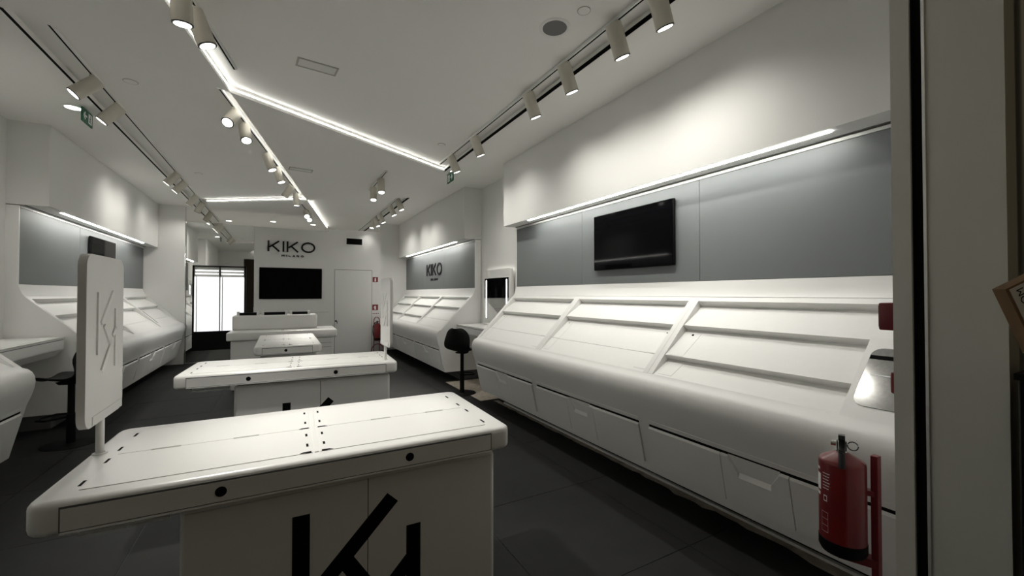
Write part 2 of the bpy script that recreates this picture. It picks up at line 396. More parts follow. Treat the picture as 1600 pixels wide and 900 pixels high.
# door in the partition
dr = empty('door_1', (1.617, YB, 0)); tag(dr, 'flush white service door in the back partition', kind='structure')
box('leaf', 'paint', -.443, .443, -.006, 0.0, .012, 2.10, dr)
bm = bmesh.new(); bxm(bm, -.452, -.443, -.004, .001, 0, 2.11); bxm(bm, .443, .452, -.004, .001, 0, 2.11); bxm(bm, -.443, .443, -.004, .001, 2.10, 2.11)
new_obj('reveal', bm, 'plinth', dr)
hd = empty('door_handle', (-.415, -.006, .82)); hd.parent = dr
cyl('rose', 'ring_black', (0, 0, 0), (0, -.008, 0), .024, None, hd); tube('lever', 'ring_black', [(0, -.005, 0), (0, -.05, 0), (.02, -.055, -.01), (.03, -.055, -.06)], .009, hd)
# ventilation grille
vg = empty('vent_grille', (1.63, YB, 2.83), 0, 'black slatted vent with white frame above the service door', 'vent')
box('recess', 'slot', -.19, .19, -.004, 0, -.078, .078, vg)
bm = bmesh.new(); bxm(bm, -.215, .215, -.01, 0, .078, .095); bxm(bm, -.215, .215, -.01, 0, -.095, -.078); bxm(bm, -.215, -.19, -.01, 0, -.078, .078); bxm(bm, .19, .215, -.01, 0, -.078, .078)
new_obj('frame', bm, 'white_print', vg)
for k in range(5): box('slat', 'black', -.19, .19, -.008, -.004, -.062 + k * .031, -.058 + k * .031, vg)
def screen(name, loc, rz, w, h, label):
    t = empty(name, loc, rz, label, 'television')
    box('casing', 'black', -w / 2, w / 2, -.03, 0, -h / 2, h / 2, t, .008, 2)
    box('panel', 'screen', -w / 2 + .008, w / 2 - .008, -.033, -.028, -h / 2 + .008, h / 2 - .008, t)
    return t
screen('television', (0.218, YB - 0.024, 1.744), 0, 1.314, 0.735, 'large black television on the back partition under the letters')
screen('television', (2.99, 2.968, 2.04), -PI / 2, 1.045, 0.585, 'black television on the grey panel of the right-hand displays')
screen('television', (-2.47, 8.84, 2.06), PI / 2, 1.03, 0.585, 'black television on the left grey panel behind the white sign')

# backlit cabinet hung on the mirror
lb = empty('light_box', (-1.18, YB - 0.004, 0.27), 0, 'black-framed light box with two glowing white panels by the mirror', 'light box')
HB = 1.845
box('back_panel', 'plinth', -.485, .485, -.03, 0, 0, HB, lb)
box('kick_panel', 'black', -.485, .485, -.07, -.03, 0, .41, lb)
for x0, x1 in ((-.485, -.455), (-.008, .008), (.455, .485)): box('stile', 'black', x0, x1, -.075, -.03, .41, HB, lb)
box('top_rail', 'black', -.485, .485, -.075, -.03, HB - .025, HB, lb)
for s in (-1, 1):
    a, b = (-.452, -.01) if s < 0 else (.01, .452)
    box('backlit_panel', 'backlit', a, b, -.055, -.045, .412, 1.60, lb)
    box('divider_line', 'mark', a + .03, a + .045, -.058, -.054, .412, 1.60, lb)
    box('reflector', 'mark', a, b, -.04, -.032, 1.60, HB - .025, lb)
    for k in range(2): cyl('tube_lamp', 'tube_soft', (a + .015, -.055, 1.665 + k * .07), (b - .015, -.055, 1.665 + k * .07), .011, None, lb, 10)

# ------------------------------------------------------------------ brand lettering
def letter_bm(bm, ch, u0, w, h, sw, put, d):
    if ch == 'K':
        stroke(bm, (u0 + sw / 2, 0), (u0 + sw / 2, h), sw, put, 0, d)
        stroke(bm, (u0 + sw, h * .40), (u0 + w * .93, h * .985), sw * .9, put, 0, d)
        stroke(bm, (u0 + sw * 1.6 + w * .14, h * .56), (u0 + w * .96, h * .015), sw * .9, put, 0, d)
    elif ch == 'I': stroke(bm, (u0 + sw / 2, 0), (u0 + sw / 2, h), sw, put, 0, d)
    elif ch == 'O':
        n = 36; c = (u0 + w / 2, h / 2)
        def ring(rx, ry, dd): return [bm.verts.new(put(c[0] + rx * math.cos(2 * PI * i / n), c[1] + ry * math.sin(2 * PI * i / n), dd)) for i in range(n)]
        o0, o1 = ring(w / 2, h / 2 * 1.03, 0), ring(w / 2, h / 2 * 1.03, d); i0, i1 = ring(w / 2 - sw, h / 2 * 1.03 - sw, 0), ring(w / 2 - sw, h / 2 * 1.03 - sw, d)
        for i in range(n):
            j = (i + 1) % n
            for q in ((o0[i], o0[j], o1[j], o1[i]), (i0[i], i0[j], i1[j], i1[i]), (o1[i], o1[j], i1[j], i1[i]), (o0[i], o0[j], i0[j], i0[i])): bm.faces.new(q)
    elif ch == 'M':
        stroke(bm, (u0 + sw / 2, 0), (u0 + sw / 2, h), sw, put, 0, d); stroke(bm, (u0 + w - sw / 2, 0), (u0 + w - sw / 2, h), sw, put, 0, d)
        stroke(bm, (u0 + sw / 2, h), (u0 + w / 2, h * .3), sw, put, 0, d); stroke(bm, (u0 + w - sw / 2, h), (u0 + w / 2, h * .3), sw, put, 0, d)
    elif ch == 'N':
        stroke(bm, (u0 + sw / 2, 0), (u0 + sw / 2, h), sw, put, 0, d); stroke(bm, (u0 + w - sw / 2, 0), (u0 + w - sw / 2, h), sw, put, 0, d)
        stroke(bm, (u0 + sw / 2, h), (u0 + w - sw / 2, 0), sw, put, 0, d)
    elif ch == 'L':
        stroke(bm, (u0 + sw / 2, 0), (u0 + sw / 2, h), sw, put, 0, d); stroke(bm, (u0, sw / 2), (u0 + w, sw / 2), sw, put, 0, d)
    elif ch == 'A':
        stroke(bm, (u0 + sw / 2, 0), (u0 + w / 2, h), sw, put, 0, d); stroke(bm, (u0 + w - sw / 2, 0), (u0 + w / 2, h), sw, put, 0, d); stroke(bm, (u0 + w * .2, h * .3), (u0 + w * .8, h * .3), sw * .8, put, 0, d)
def brand(loc, rz, width, label, dep=.03):
    t = empty('brand_lettering', loc, rz, label, 'sign')
    s = width / 1.04
    def put(u, v, d): return (u * s, -d, v * s)
    x = -.52; h = .25; sw = .038
    for ch, w, adv in (('K', .25, .305), ('I', .04, .085), ('K', .25, .305), ('O', .31, .3)):
        bm = bmesh.new(); letter_bm(bm, ch, x, w, h, sw, put, dep); new_obj('letter_' + ch.lower(), bm, 'letter', t); x += adv
    def put2(u, v, d): return (u * s, -d, (v - .115) * s)
    x = -.235
    for ch, w, adv in (('M', .062, .10), ('I', .012, .05), ('L', .045, .078), ('A', .06, .088), ('N', .052, .09), ('O', .062, .1)):
        bm = bmesh.new(); letter_bm(bm, ch, x, w, .046, .013, put2, dep * .6); new_obj('letter_' + ch.lower(), bm, 'letter', t); x += adv
brand((0.24, YB - 0.02, 2.49), 0, 1.04, 'large black brand letters on the back partition above the television')
brand((2.995, 8.95, 1.915), -PI / 2, 1.08, 'smaller black brand letters on the far right grey panel', .012)
KK = [((.07, .23), (.07, .97)), ((.93, .03), (.93, .77)), ((.80, 1.0), (.10, .47)), ((.20, 0.0), (.90, .53)), ((.40, .70), (.60, .30))]
def kk_logo(parent, m, w, h, sw, put, d0, d1, name='emblem', lines=KK):
    bm = bmesh.new()
    for a, b in lines: stroke(bm, (a[0] * w, a[1] * h), (b[0] * w, b[1] * h), sw, put, d0, d1)
    return new_obj(name, bm, m, parent)

# ------------------------------------------------------------------ wall display units
SD = Vector((-.568, -.574)).normalized()       # down the slope (x', z)
SN = Vector((-.71, .703))                      # out of the slope
S0 = Vector((-.058, 1.463)); SLEN = .808
def SP(s, d): p = S0 + SD * s - SN * d; return (p.x, p.y)
BELLY = [(-.557, .165), (-.655, .59), (-.682, .66), (-.698, .725), (-.703, .775), (-.697, .82), (-.682, .853), (-.657, .877), (-.626, .889)]
FOOT = [(-.058, 1.463), (-.033, 1.50), (-.014, 1.55), (0.0, 1.603)]
FT = Vector((.098, -.425)).normalized()        # down the slanted front
FN = Vector((-FT.y * -1, 0))
def display(sgn, x0, y0, y1, label, group, rows, ends=(False, False), inset=False):
    L = y1 - y0
    r = empty('display_unit', (x0, (y0 + y1) / 2, 0), 0 if sgn > 0 else PI, label, 'display unit', group)
    h = L / 2
    body = BELLY + [SP(SLEN - .03, 0), SP(SLEN - .03, .07), SP(.03, .07), SP(.03, 0)] + FOOT + [(.11, 1.603), (.11, .165)]
    prism('body', 'lacquer', body, -h, h, 'y', r, 35)
    box('plinth', 'plinth', -.25, .10, -h + .03, h - .03, 0, .165, r)
    bp = box('back_panel', 'slate', 0.0, .02, -h + .002, h - .002, 1.606, 2.435, r)
    box('top_trim', 'lacquer', -.004, .02, -h + .002, h - .002, 2.438, 2.458, r)
    box('seam', 'lacquer', -.052, -.05 + .006, -h, h, 1.475, 1.477, r)
    # dividers on both module edges
    dv = [SP(.0, -.001), SP(SLEN - .028, -.001), SP(SLEN - .028, .07), SP(.0, .07)]
    for a, b in ((-h + .001, -h + .045), (h - .045, h - .001)): prism('divider', 'lacquer', dv, a, b, 'y', r)
    # stepped trays
    ta, tb = -h + .046, h - .046
    for k, (s0, s1) in enumerate(rows):
        a, b = ta, tb
        if inset and k > 0:
            if sgn > 0: a = ta + .36
            else: b = tb - .36
        wedge = [SP(s0, .060), SP(s1, .006), SP(s1, .067), SP(s0, .069)]
        if s1 - s0 > .42:                       # long tray in two halves with loose side flaps
            sm = (s0 + s1) / 2 + .05; dm = .060 - .054 * (sm - s0) / (s1 - s0)
            t1 = prism('tray', 'tray', [SP(s0, .060), SP(sm - .002, dm), SP(sm - .002, .067), SP(s0, .069)], a, b, 'y', r)
            t2 = prism('tray', 'tray', [SP(sm + .002, dm), SP(s1, .006), SP(s1, .067), SP(sm + .002, .067)], a, b, 'y', r)
            for ya, yb in ((a + .004, a + .12), (b - .12, b - .004)):
                for c0, c1, tt in ((s0 + .035, sm - .006, t1), (sm + .006, s1 - .03, t2)):
                    e0 = .060 - .054 * (c0 - s0) / (s1 - s0); e1 = .060 - .054 * (c1 - s0) / (s1 - s0)
                    fl = prism('flap', 'tray', [SP(c0, e0 - .0022), SP(c1, e1 - .0022), SP(c1, e1 + .002), SP(c0, e0 + .002)], ya, yb, 'y', r)
                c0 = s0 + .06; e0 = .060 - .054 * (c0 - s0) / (s1 - s0)
                p = SP(c0, e0 - .0025); q = SP(c0, e0 - .0005)
                cyl('finger_hole', 'slot', (q[0], (ya + yb) / 2, q[1]), (p[0], (ya + yb) / 2, p[1]), .008, None, r, 12)
        else:
            prism('tray', 'tray', wedge, a, b, 'y', r)
        if inset and k in (1, 2):
            ya, yb = (b - .15, b - .03) if sgn > 0 else (a + .03, a + .15)
            c0, c1 = (s0 + .03, s1 - .004) if k == 1 else (s0 + .012, s1 - .02)
            e0 = .060 - .054 * (c0 - s0) / (s1 - s0); e1 = .060 - .054 * (c1 - s0) / (s1 - s0)
            prism('flap', 'tray', [SP(c0, e0 - .0025), SP(c1, e1 - .0025), SP(c1, e1 + .002), SP(c0, e0 + .002)], ya, yb, 'y', r)
            if k == 1:
                p = SP(c0 + .03, e0 - .011); q = SP(c0 + .03, e0 - .004)
                cyl('finger_hole', 'slot', (q[0], (ya + yb) / 2, q[1]), (p[0], (ya + yb) / 2, p[1]), .009, None, r, 12)
        if inset and k == 1:
            c, d = (ta, ta + .358) if sgn > 0 else (tb - .358, tb)
            prism('insert_plate', 'lacquer', [SP(s0 - .01, .0), SP(SLEN - .03, .0), SP(SLEN - .03, .068), SP(s0 - .01, .068)], c, d, 'y', r)
            # dusty glass inset with rounded corners lying in the slope
            bm = bmesh.new(); pts = []
            ya, yb, sa, sb, rad = c - .02, d - .03, s0 + .06, SLEN - .10, .05
            for cx, cs, a0 in ((yb - rad, sa + rad, -90), (yb - rad, sb - rad, 0), (ya + rad, sb - rad, 90), (ya + rad, sa + rad, 180)):
                for q in range(6):
                    an = math.radians(a0 + q * 18); pts.append((cx + rad * math.cos(an), cs + rad * math.sin(an)))
            A = [bm.verts.new((SP(s, -.0035)[0], y, SP(s, -.0035)[1])) for y, s in pts]; B = [bm.verts.new((SP(s, .004)[0], y, SP(s, .004)[1])) for y, s in pts]
            bm.faces.new(A); bm.faces.new(B[::-1])
            for q in range(len(pts)): bm.faces.new((A[q], A[(q + 1) % len(pts)], B[(q + 1) % len(pts)], B[q]))
            g = new_obj('glass_inset', bm, 'glass_dusty', r)
            prism('slot_bar', 'slot', [SP(sa + .05, -.0045), SP(sa + .075, -.0045), SP(sa + .075, -.003), SP(sa + .05, -.003)], ya + .05, yb - .002, 'y', g)
            prism('glass_joint', 'white_print', [SP(sa + .17, -.0045), SP(sa + .176, -.0045), SP(sa + .176, -.003), SP(sa + .17, -.003)], ya + .03, yb - .03, 'y', g)
    # slanted lower front: thin rail, two flap doors and a centre door with a pull notch
    o2 = Vector((-.655, .59)); fn = Vector((FT.y, -FT.x))
    if fn.x > 0: fn = -fn
    def put(u, v, d): p = o2 + FT * v + fn * d; return (p.x, u, p.y)
    bm = bmesh.new(); poly_plate(bm, [(-h + .05, .012), (h - .05, .012), (h - .05, .040), (-h + .05, .040)], put, -.002, .003); new_obj('front_rail', bm, 'lacquer', r)
    bm = bmesh.new(); poly_plate(bm, [(-h + .05, .040), (h - .05, .040), (h - .05, .060), (-h + .05, .060)], put, -.002, .0012); new_obj('finger_gap', bm, 'slot', r)
    w3 = (L - .10); e1 = -h + .05 + w3 * .37; e2 = -h + .05 + w3 * .63
    def bev_plate(bm, u0, u1, v0, v1, b0=.012, du0=0, du1=0):
        A = [bm.verts.new(put(u, v, -.002)) for u, v in ((u0, v0), (u1, v0), (u1 + du1, v1), (u0 + du0, v1))]
        B = [bm.verts.new(put(u, v, .016)) for u, v in ((u0, v0 + b0), (u1, v0 + b0), (u1 + du1, v1), (u0 + du0, v1))]
        bm.faces.new(A); bm.faces.new(B[::-1])
        for q in range(4): bm.faces.new((A[q], A[(q + 1) % 4], B[(q + 1) % 4], B[q]))
    for a, b in ((-h + .05, e1 - .003), (e2 + .003, h - .05)):
        bm = bmesh.new(); bev_plate(bm, a, b, .058, .365); new_obj('flap_door', bm, 'lacquer', r)
    c = (e1 + e2) / 2; a, b = e1 + .003, e2 - .003; nw, nb = min(.15, (b - a) * .40), .095
    bm = bmesh.new()
    bev_plate(bm, a, c - nw, .056, .15, .012, 0, nw - nb); bev_plate(bm, c + nw, b, .056, .15, .012, nb - nw, 0)
    bev_plate(bm, a, c - nb, .15, .365, 0); bev_plate(bm, c + nb, b, .15, .365, 0); bev_plate(bm, c - nb, c + nb, .15, .365, .030)
    cd = new_obj('centre_door', bm, 'lacquer', r)
    bm = bmesh.new(); poly_plate(bm, [(c - nw, .052), (c + nw, .052), (c + nb, .15), (c - nb, .15)], put, -.002, .0015); new_obj('pull_recess', bm, 'lacquer', cd)
    # side cheeks
    cheek = BELLY + [SP(SLEN - .03, 0), SP(.03, 0)] + FOOT + [(0.0, 2.458), (.11, 2.458), (.11, .165)]
    for flag, ya, yb in ((ends[0], -h - .022, -h), (ends[1], h, h + .022)):
        if flag: prism('side_cheek', 'lacquer', cheek, ya, yb, 'y', r, 35)
    return r
R2 = [(.028, .285), (.285, .778)]; R3 = [(.028, .285), (.285, .585), (.585, .778)]
XP = 3.0
g = 'display units on the right near wall'
display(1, XP, 0.60, 2.22, 'white sloping display unit nearest the red extinguisher, with three tray tiers', g, R3, (True, False), inset=True)
display(1, XP, 2.22, 3.74, 'white sloping display unit under the right-hand television', g, R2)
display(1, XP, 3.74, 5.241, 'white sloping display unit at the far end of the near right run', g, R2, (False, True))
g = 'display units on the right far wall'
display(1, XP, 6.742, 8.28, 'far right white display unit beside the vanity niche', g, R2, (True, False))
display(1, XP, 8.28, 9.82, 'far right white display unit under the smaller brand letters', g, R3)
display(1, XP, 9.82, 11.34, 'far right white display unit partly behind the slim upright sign', g, R3)
XQ = -2.48
g = 'display units on the left wall'
display(-1, XQ, 6.522, 8.06, 'left white display unit partly hidden by the near upright sign', g, R3, (False, True))
display(-1, XQ, 8.06, 9.60, 'left white display unit below the left television', g, R2)
display(-1, XQ, 9.60, 11.14, 'left white display unit beside the tall end panel', g, R2)
display(-1, XQ, 3.41, 4.928, 'white display unit cut off by the left picture edge', g, R3, (True, False))
# loose dark label rail lying on the left display
lr = box('label_rail', 'black', -.012, .012, -.16, .16, 0, .01, None, .002, 1)
lr.location = (-2.10, 9.95, 1.13); lr.rotation_euler = (0, math.radians(45), 0)
tag(lr, 'thin dark rail lying in a tray of the left display', 'rail')
lr.rotation_euler = (0, 0, 0)
Mx = Matrix(((-SD.x, 0, 0), (0, 1, 0), (0, 0, 1)))
me = lr.data
for v in me.vertices:
    c = v.co.copy(); p = SP(.53 + c.y, .024 - c.z); v.co = (-(p[0]), c.x, p[1])
lr.location = (XQ, 9.75, 0)

# ------------------------------------------------------------------ centre tables
def table(name, loc, rz, label, Wd, D, body, holes, logo=True, rail=True, panels=True):
    t = empty(name, loc, rz, label, 'display table', 'white centre tables')
    w, d = Wd / 2, D / 2; zt = .90; tk = .10
    bm = bmesh.new(); bxm(bm, -w, w, -d, d, zt - tk, zt)
    ve = [e for e in bm.edges if abs(e.verts[0].co.z - e.verts[1].co.z) > .01]
    bmesh.ops.bevel(bm, geom=ve, offset=.05, segments=5, affect='EDGES', profile=.5)
    te = [e for e in bm.edges if abs(e.verts[0].co.z - e.verts[1].co.z) < 1e-4 and len(e.link_faces) == 2 and abs(e.link_faces[0].normal.z - e.link_faces[1].normal.z) > .5]
    bmesh.ops.bevel(bm, geom=te, offset=.022, segments=4, affect='EDGES', profile=.5)
    top = new_obj('top', bm, 'lacquer_top', t, 35)
    # loose lids
    mx = -.02
    ys = [(-d + .07, -.005), (.0, d - .09)]
    for xa, xb in ((-w + .10, mx - .014), (mx + .014, w - .10)):
        for ya, yb in ys: box('lid', 'lacquer_top', xa, xb, ya, yb, zt - .001, zt + .0022, t)
    box('centre_strip', 'lacquer_top', mx - .007, mx + .007, -d + .07, d - .09, zt - .001, zt + .003, t)
    for yy in (-d + .16, -.10, .09, d - .13):
        for s in (-1, 1): box('slot', 'slot', mx + s * .03 - .004, mx + s * .03 + .004, yy - .016, yy + .016, zt + .001, zt + .0032, t)
    for yy in (-.0025, -d + .075):
        for s in (-1, 1):
            bm = bmesh.new(); poly_plate(bm, [(mx + s * .018, yy - .006), (mx + s * .018, yy + .008), (mx + s * .045, yy + .007), (mx + s * .058, yy - .004)], lambda u, v, q: (u, v, zt + q), .001, .0034); new_obj('finger_notch', bm, 'slot', t)
    for s in (-1, 1):
        for yy in (-d + .13, -.06, .07, d - .14): box('slot', 'slot', s * (w - .088) - .004, s * (w - .088) + .004, yy - .022, yy + .022, zt - .001, zt + .001, t)
        for xx in (.28, .55): box('hinge', 'mark', s * w * xx * 1.25 - .045, s * w * xx * 1.25 + .045, -.009, .004, zt + .001, zt + .003, t)
    # long drawer in the front edge
    dx0, dx1 = -w + .085, w - .105
    box('drawer_gap', 'plinth', dx0 - .004, dx1 + .004, -d - .001, -d + .01, zt - tk + .010, zt - .016, t)
    df = box('drawer_front', 'lacquer', dx0, dx1, -d - .003, -d + .01, zt - tk + .014, zt - .022, t)
    box('drawer_highlight_strip', 'lacquer_top', dx0, dx1, -d - .008, -d + .004, zt - tk + .006, zt - tk + .0105, t)  # thin strip added to catch ceiling light as a bright line under the drawer
    for hx in holes: cyl('finger_hole', 'slot', (hx, -d - .002, zt - .054), (hx, -d - .0042, zt - .054), .0165, None, df, 24)
    # body
    b0, b1, bd0, bd1 = body
    box('body', 'lacquer', b0, b1, bd0, bd1, 0.0, zt - tk - .012, t, .022, 3)
    box('neck', 'plinth', b0 + .03, b1 - .03, bd0 + .03, bd1 - .03, zt - tk - .014, zt - tk + .002, t)
    if panels:
        sm = (b0 + b1) / 2 + .02
        for a, b in ((b0 + .016, sm - .0015), (sm + .0015, b1 - .022)): box('front_panel', 'lacquer', a, b, bd0 - .004, bd0 + .004, .03, zt - tk - .028, t)
        box('panel_gap', 'slot', sm - .0015, sm + .0015, bd0 - .001, bd0 + .003, .03, zt - tk - .028, t)
    if logo:
        def put(u, v, q): return (logo[0] + u, bd0 - .004 - q, logo[1] + v)
        kk_logo(t, 'slot', .47, .63, .058, put, 0, .0015, lines=[((.06, .23), (.06, .985)), ((.94, .015), (.94, .77)), ((.76, .975), (.06, .43)), ((.24, .025), (.94, .57)), ((.38, .66), (.64, .36))])
    if rail:
        tube('pull_rail', 'lacquer', [(-w + .10, -d + .07, zt - tk - .022), (-w + .10, -d + .07, zt - tk - .034), (b0 - .03, -d + .07, zt - tk - .034), (b0 - .03, -d + .07, zt - tk - .002)], .006, t, 8)
        box('pull_shelf', 'lacquer', -w + .105, b0 - .03, -d + .08, d - .1, zt - tk - .02, zt - tk - .002, t)
    return t
table('display_table', (0.150, 2.06, 0), math.radians(-1.3), 'nearest white display table with black emblem on its front', 1.555, .78, (-.43, .715, -.345, .30), (-.31, .315), logo=(-.10, .067))
table('display_table', (0.135, 4.15, 0), math.radians(-3.0), 'second white display table, behind the nearest one', 1.60, .76, (-.43, .74, -.335, .30), (-.33, .29), logo=(-.10, .0))
table('display_table', (0.085, 6.25, 0), 0, 'third white display table, short side towards the camera', .70, 1.56, (-.29, .29, -.68, .70), (-.03,), logo=None, rail=False, panels=False)

# cash desk at the back
ck = empty('cash_desk', (0.065, 8.15, 0), math.radians(-1.0), 'white cash desk with raised back, before the partition', 'counter')
box('counter_top', 'lacquer_top', -.785, .785, -.50, .35, .77, .90, ck, .02, 3)
box('body', 'lacquer', -.735, .735, -.44, .30, 0, .765, ck, .02, 3)
box('side_panel', 'lacquer', .30, .70, -.446, -.43, .04, .72, ck)
for k in range(2): box('panel_line', 'plinth', .30, .70, -.448, -.445, .60 + .07 * k, .604 + .07 * k, ck)
box('raised_back', 'lacquer', -.755, .50, -.06, .35, .90, 1.14, ck, .025, 3)
box('strip_joint', 'mark', -.05, -.01, -.40, -.30, .898, .902, ck)
# acrylic risers on the desk
for i, (xa, xb, lab) in enumerate(((-.68, -.40, 'leftmost'), (-.33, .02, 'middle'), (.09, .37, 'rightmost'))):
    t = empty('card_holder', (0.065 + (xa + xb) / 2, 8.22, 1.14), 0, '%s low dark holder on top of the cash desk' % lab, 'holder', 'low holders on the cash desk')
    q = (xb - xa) / 2
    box('tray', 'black', -q + .02, q - .02, -.05, .05, 0, .045, t)
    for s in (-1, 1): box('bracket', 'lacquer', s * q - .018, s * q + .018, -.06, .06, 0, .06, t)

# upright signs
def upright(loc, face, label, pole_off):
    t = empty('upright_sign', loc, 0, label, 'sign', 'white upright emblem signs')
    cyl('pole', 'lacquer', (0, pole_off, 0), (0, pole_off, .16), .0125, None, t, 16)
    lathe('pole_foot', 'lacquer', [(.015, .006), (.022, .004), (.022, 0.0)], t, 16, (0, pole_off))
    bm = bmesh.new(); bxm(bm, -.0115, .0115, -.19, .19, .13, .74)
    ve = [e for e in bm.edges if abs(e.verts[0].co.x - e.verts[1].co.x) > .01]
    bmesh.ops.bevel(bm, geom=ve, offset=.045, segments=6, affect='EDGES', profile=.5)
    new_obj('board', bm, 'lacquer', t, 35)
    f = face
    box('bottom_plate', 'lacquer', min(f * .0115, f * .0145), max(f * .0115, f * .0145), -.13, .175, .135, .165, t)
    def put(u, v, q): return (f * (.0115 + q), (u - .10) * f, .31 + v)
    kk_logo(t, 'lacquer_top', .20, .30, .017, put, 0, .005, lines=[((.05, .23), (.05, .985)), ((.95, .015), (.95, .42)), ((.95, .5), (.95, .77)), ((.80, .99), (.20, .60)), ((.24, .01), (.70, .33)), ((.34, .57), (.68, .32)), ((.80, .42), (.96, .52))])
    return t
upright((-.590, 2.13, .90), 1, 'white upright sign with raised emblem on the nearest table', -.01)
upright((.835, 3.83, .90), -1, 'slim white upright sign on the second table', .04)

# ------------------------------------------------------------------ vanity niches
def vanity(sgn, xw, y0, y1, zt, label_desk, label_mir):
    L = y1 - y0; h = L / 2; ym = (y0 + y1) / 2; rz = 0 if sgn > 0 else PI
    t = empty('vanity_desk', (xw, ym, 0), rz, label_desk, 'desk', 'vanity desks')
    prism('desk_body', 'lacquer', [(-.48, zt), (-.475, zt - .02), (-.47, zt - .13), (-.40, zt - .21), (-.02, zt - .30), (-.004, zt - .30), (-.004, zt)], -h + .003, h - .003, 'y', t)
    box('desk_top', 'lacquer_top', -.44, -.10, -h + .06, h - .06, zt, zt + .004, t)
    box('drawer', 'lacquer', -.482, -.47, -h + .05, h - .05, zt - .115, zt - .03, t)
    box('drawer_gap', 'plinth', -.478, -.47, -h + .046, h - .046, zt - .03, zt - .024, t)
    box('hook', 'mark', -.25, -.23, -.02, .02, zt - .30, zt - .24, t)
    m = empty('vanity_mirror', (xw, ym, zt + .021), rz, label_mir, 'mirror', 'lit vanity mirrors')
    bm = bmesh.new(); mw = .50; mh = .90
    pts = []
    for cx, cz, a0 in ((mw - .05, mh - .05, 0), (-mw + .05, mh - .05, 90)):
        for q in range(7): an = math.radians(a0 + q * 15); pts.append((cx + .05 * math.cos(an), cz + .05 * math.sin(an)))
    pts += [(-mw, 0), (mw, 0)]
    prism_bm(bm, pts, -.075, -.03, 'x'); bm.normal_update(); bmesh.ops.triangulate(bm, faces=[f for f in bm.faces if len(f.verts) > 4])
    new_obj('frame', bm, 'lacquer', m, 35)
    box('glass', 'mirror', -.079, -.074, -mw + .07, mw - .07, .02, mh - .14, m)
    for s in (-1, 1): box('light_bar', 'led_tube', -.083, -.078, s * (mw - .14) - .011, s * (mw - .14) + .011, .10, mh - .17, m)
    box('halo_light', 'halo', -.028, -.012, -mw + .06, mw - .06, mh - .05, mh - .035, m)
    box('spacer', 'plinth', -.03, 0, -.2, .2, .1, .7, m)
    box('mirror_foot', 'lacquer', -.095, -.02, -mw + .05, mw - .05, -.015, .012, m, .004, 1)
vanity(1, XR, 5.285, 6.70, .975, 'white wall-mounted vanity desk between the right-hand displays', 'lit vanity mirror with two light bars above the right desk')
vanity(-1, XL, 4.97, 6.48, 1.02, 'white vanity desk at the left picture edge', 'vanity mirror just visible at the left picture edge')
def stool(loc, rz, label):
    t = empty('bar_stool', loc, rz, label, 'stool', 'black vanity stools')
    lathe('base', 'stool_black', [(0, .012), (.05, .014), (.20, .008), (.215, .003), (.215, 0)], t, 36)
    cyl('column', 'stool_black', (0, 0, .01), (0, 0, .62), .027, None, t)
    cyl('gas_sleeve', 'stool_black', (0, 0, .01), (0, 0, .30), .034, None, t)
    tube('footrest', 'stool_black', [(.03, -.02, .27), (.12, -.14, .27), (.20, -.12, .27), (.235, 0, .27), (.20, .12, .27), (.12, .14, .27), (.03, .02, .27)], .010, t)
    # shell: seat curling up into a rounded back (back towards local -x)
    bm = bmesh.new(); rows = []
    prof = [(.21, .635, .13), (.19, .660, .17), (.12, .655, .195), (.02, .640, .205), (-.08, .640, .21), (-.15, .665, .215), (-.19, .72, .22), (-.205, .79, .218), (-.215, .86, .205), (-.225, .93, .175), (-.232, .97, .13), (-.236, .99, .06)]
    for x, z, w in prof:
        row = []
        for k in range(-6, 7):
            u = k / 6; back = max(0, min(1, (z - .66) / .2))
            row.append(bm.verts.new((x + back * .09 * u * u, w * u, z + (1 - back) * .035 * u * u)))
        rows.append(row)
    for a, b in zip(rows, rows[1:]):
        for k in range(12): bm.faces.new((a[k], a[k + 1], b[k + 1], b[k]))
    sh = new_obj('seat_shell', bm, 'stool_black', t, 60)
    md = sh.modifiers.new('thickness', 'SOLIDIFY'); md.thickness = .022; md.offset = 0
    md = sh.modifiers.new('smooth', 'SUBSURF'); md.levels = 1; md.render_levels = 1
    prism('seat_mount', 'stool_black', [(-.09, .625), (.09, .625), (.06, .60), (-.06, .60)], -.07, .07, 'y', t)
stool((2.40, 5.86, 0), math.radians(38), 'black bucket-seat bar stool in the right vanity niche')
stool((-1.83, 5.80, 0), math.radians(165), 'black bar stool in the left niche, half behind the upright sign')

# ------------------------------------------------------------------ fire safety
ex = empty('fire_extinguisher', (2.0, .83, .455), math.radians(0), 'red fire extinguisher with black base in the right foreground', 'extinguisher')
lathe('cylinder', 'red', [(0, .03), (.076, .03), (.078, .05), (.078, .358), (.0765, .367), (.071, .374), (.026, .400), (.02, .405), (0, .405)], ex, 36)
lathe('base_cup', 'black', [(.055, 0), (.072, .004), (.0795, .02), (.0795, .055), (.077, .056)], ex, 36)
vt = cyl('valve', 'ring_black', (0, 0, .40), (0, 0, .445), .017, None, ex)
cyl('neck_ring', 'chrome', (0, 0, .40), (0, 0, .41), .021, None, ex)
cdir = Vector((-.92, -.38, 0))           # towards the camera
side = Vector((-.38, .92, 0))
def along(a, s, z): return cdir * a + side * s + Vector((0, 0, z))
bm = bmesh.new(); stroke(bm, (0, 0), (.075, -.03), .018, lambda u, v, d: tuple(along(u, d, .452 + v)), -.011, .011); new_obj('lower_lever', bm, 'chrome', ex)
bm = bmesh.new(); stroke(bm, (-.01, 0), (.06, .012), .016, lambda u, v, d: tuple(along(u, d, .462 + v)), -.011, .011); new_obj('upper_lever', bm, 'ring_black', ex)
tube('discharge_nozzle', 'ring_black', [along(.01, 0, .435), along(.05, .0, .43), along(.075, 0, .40), along(.083, 0, .36)], .011, ex)
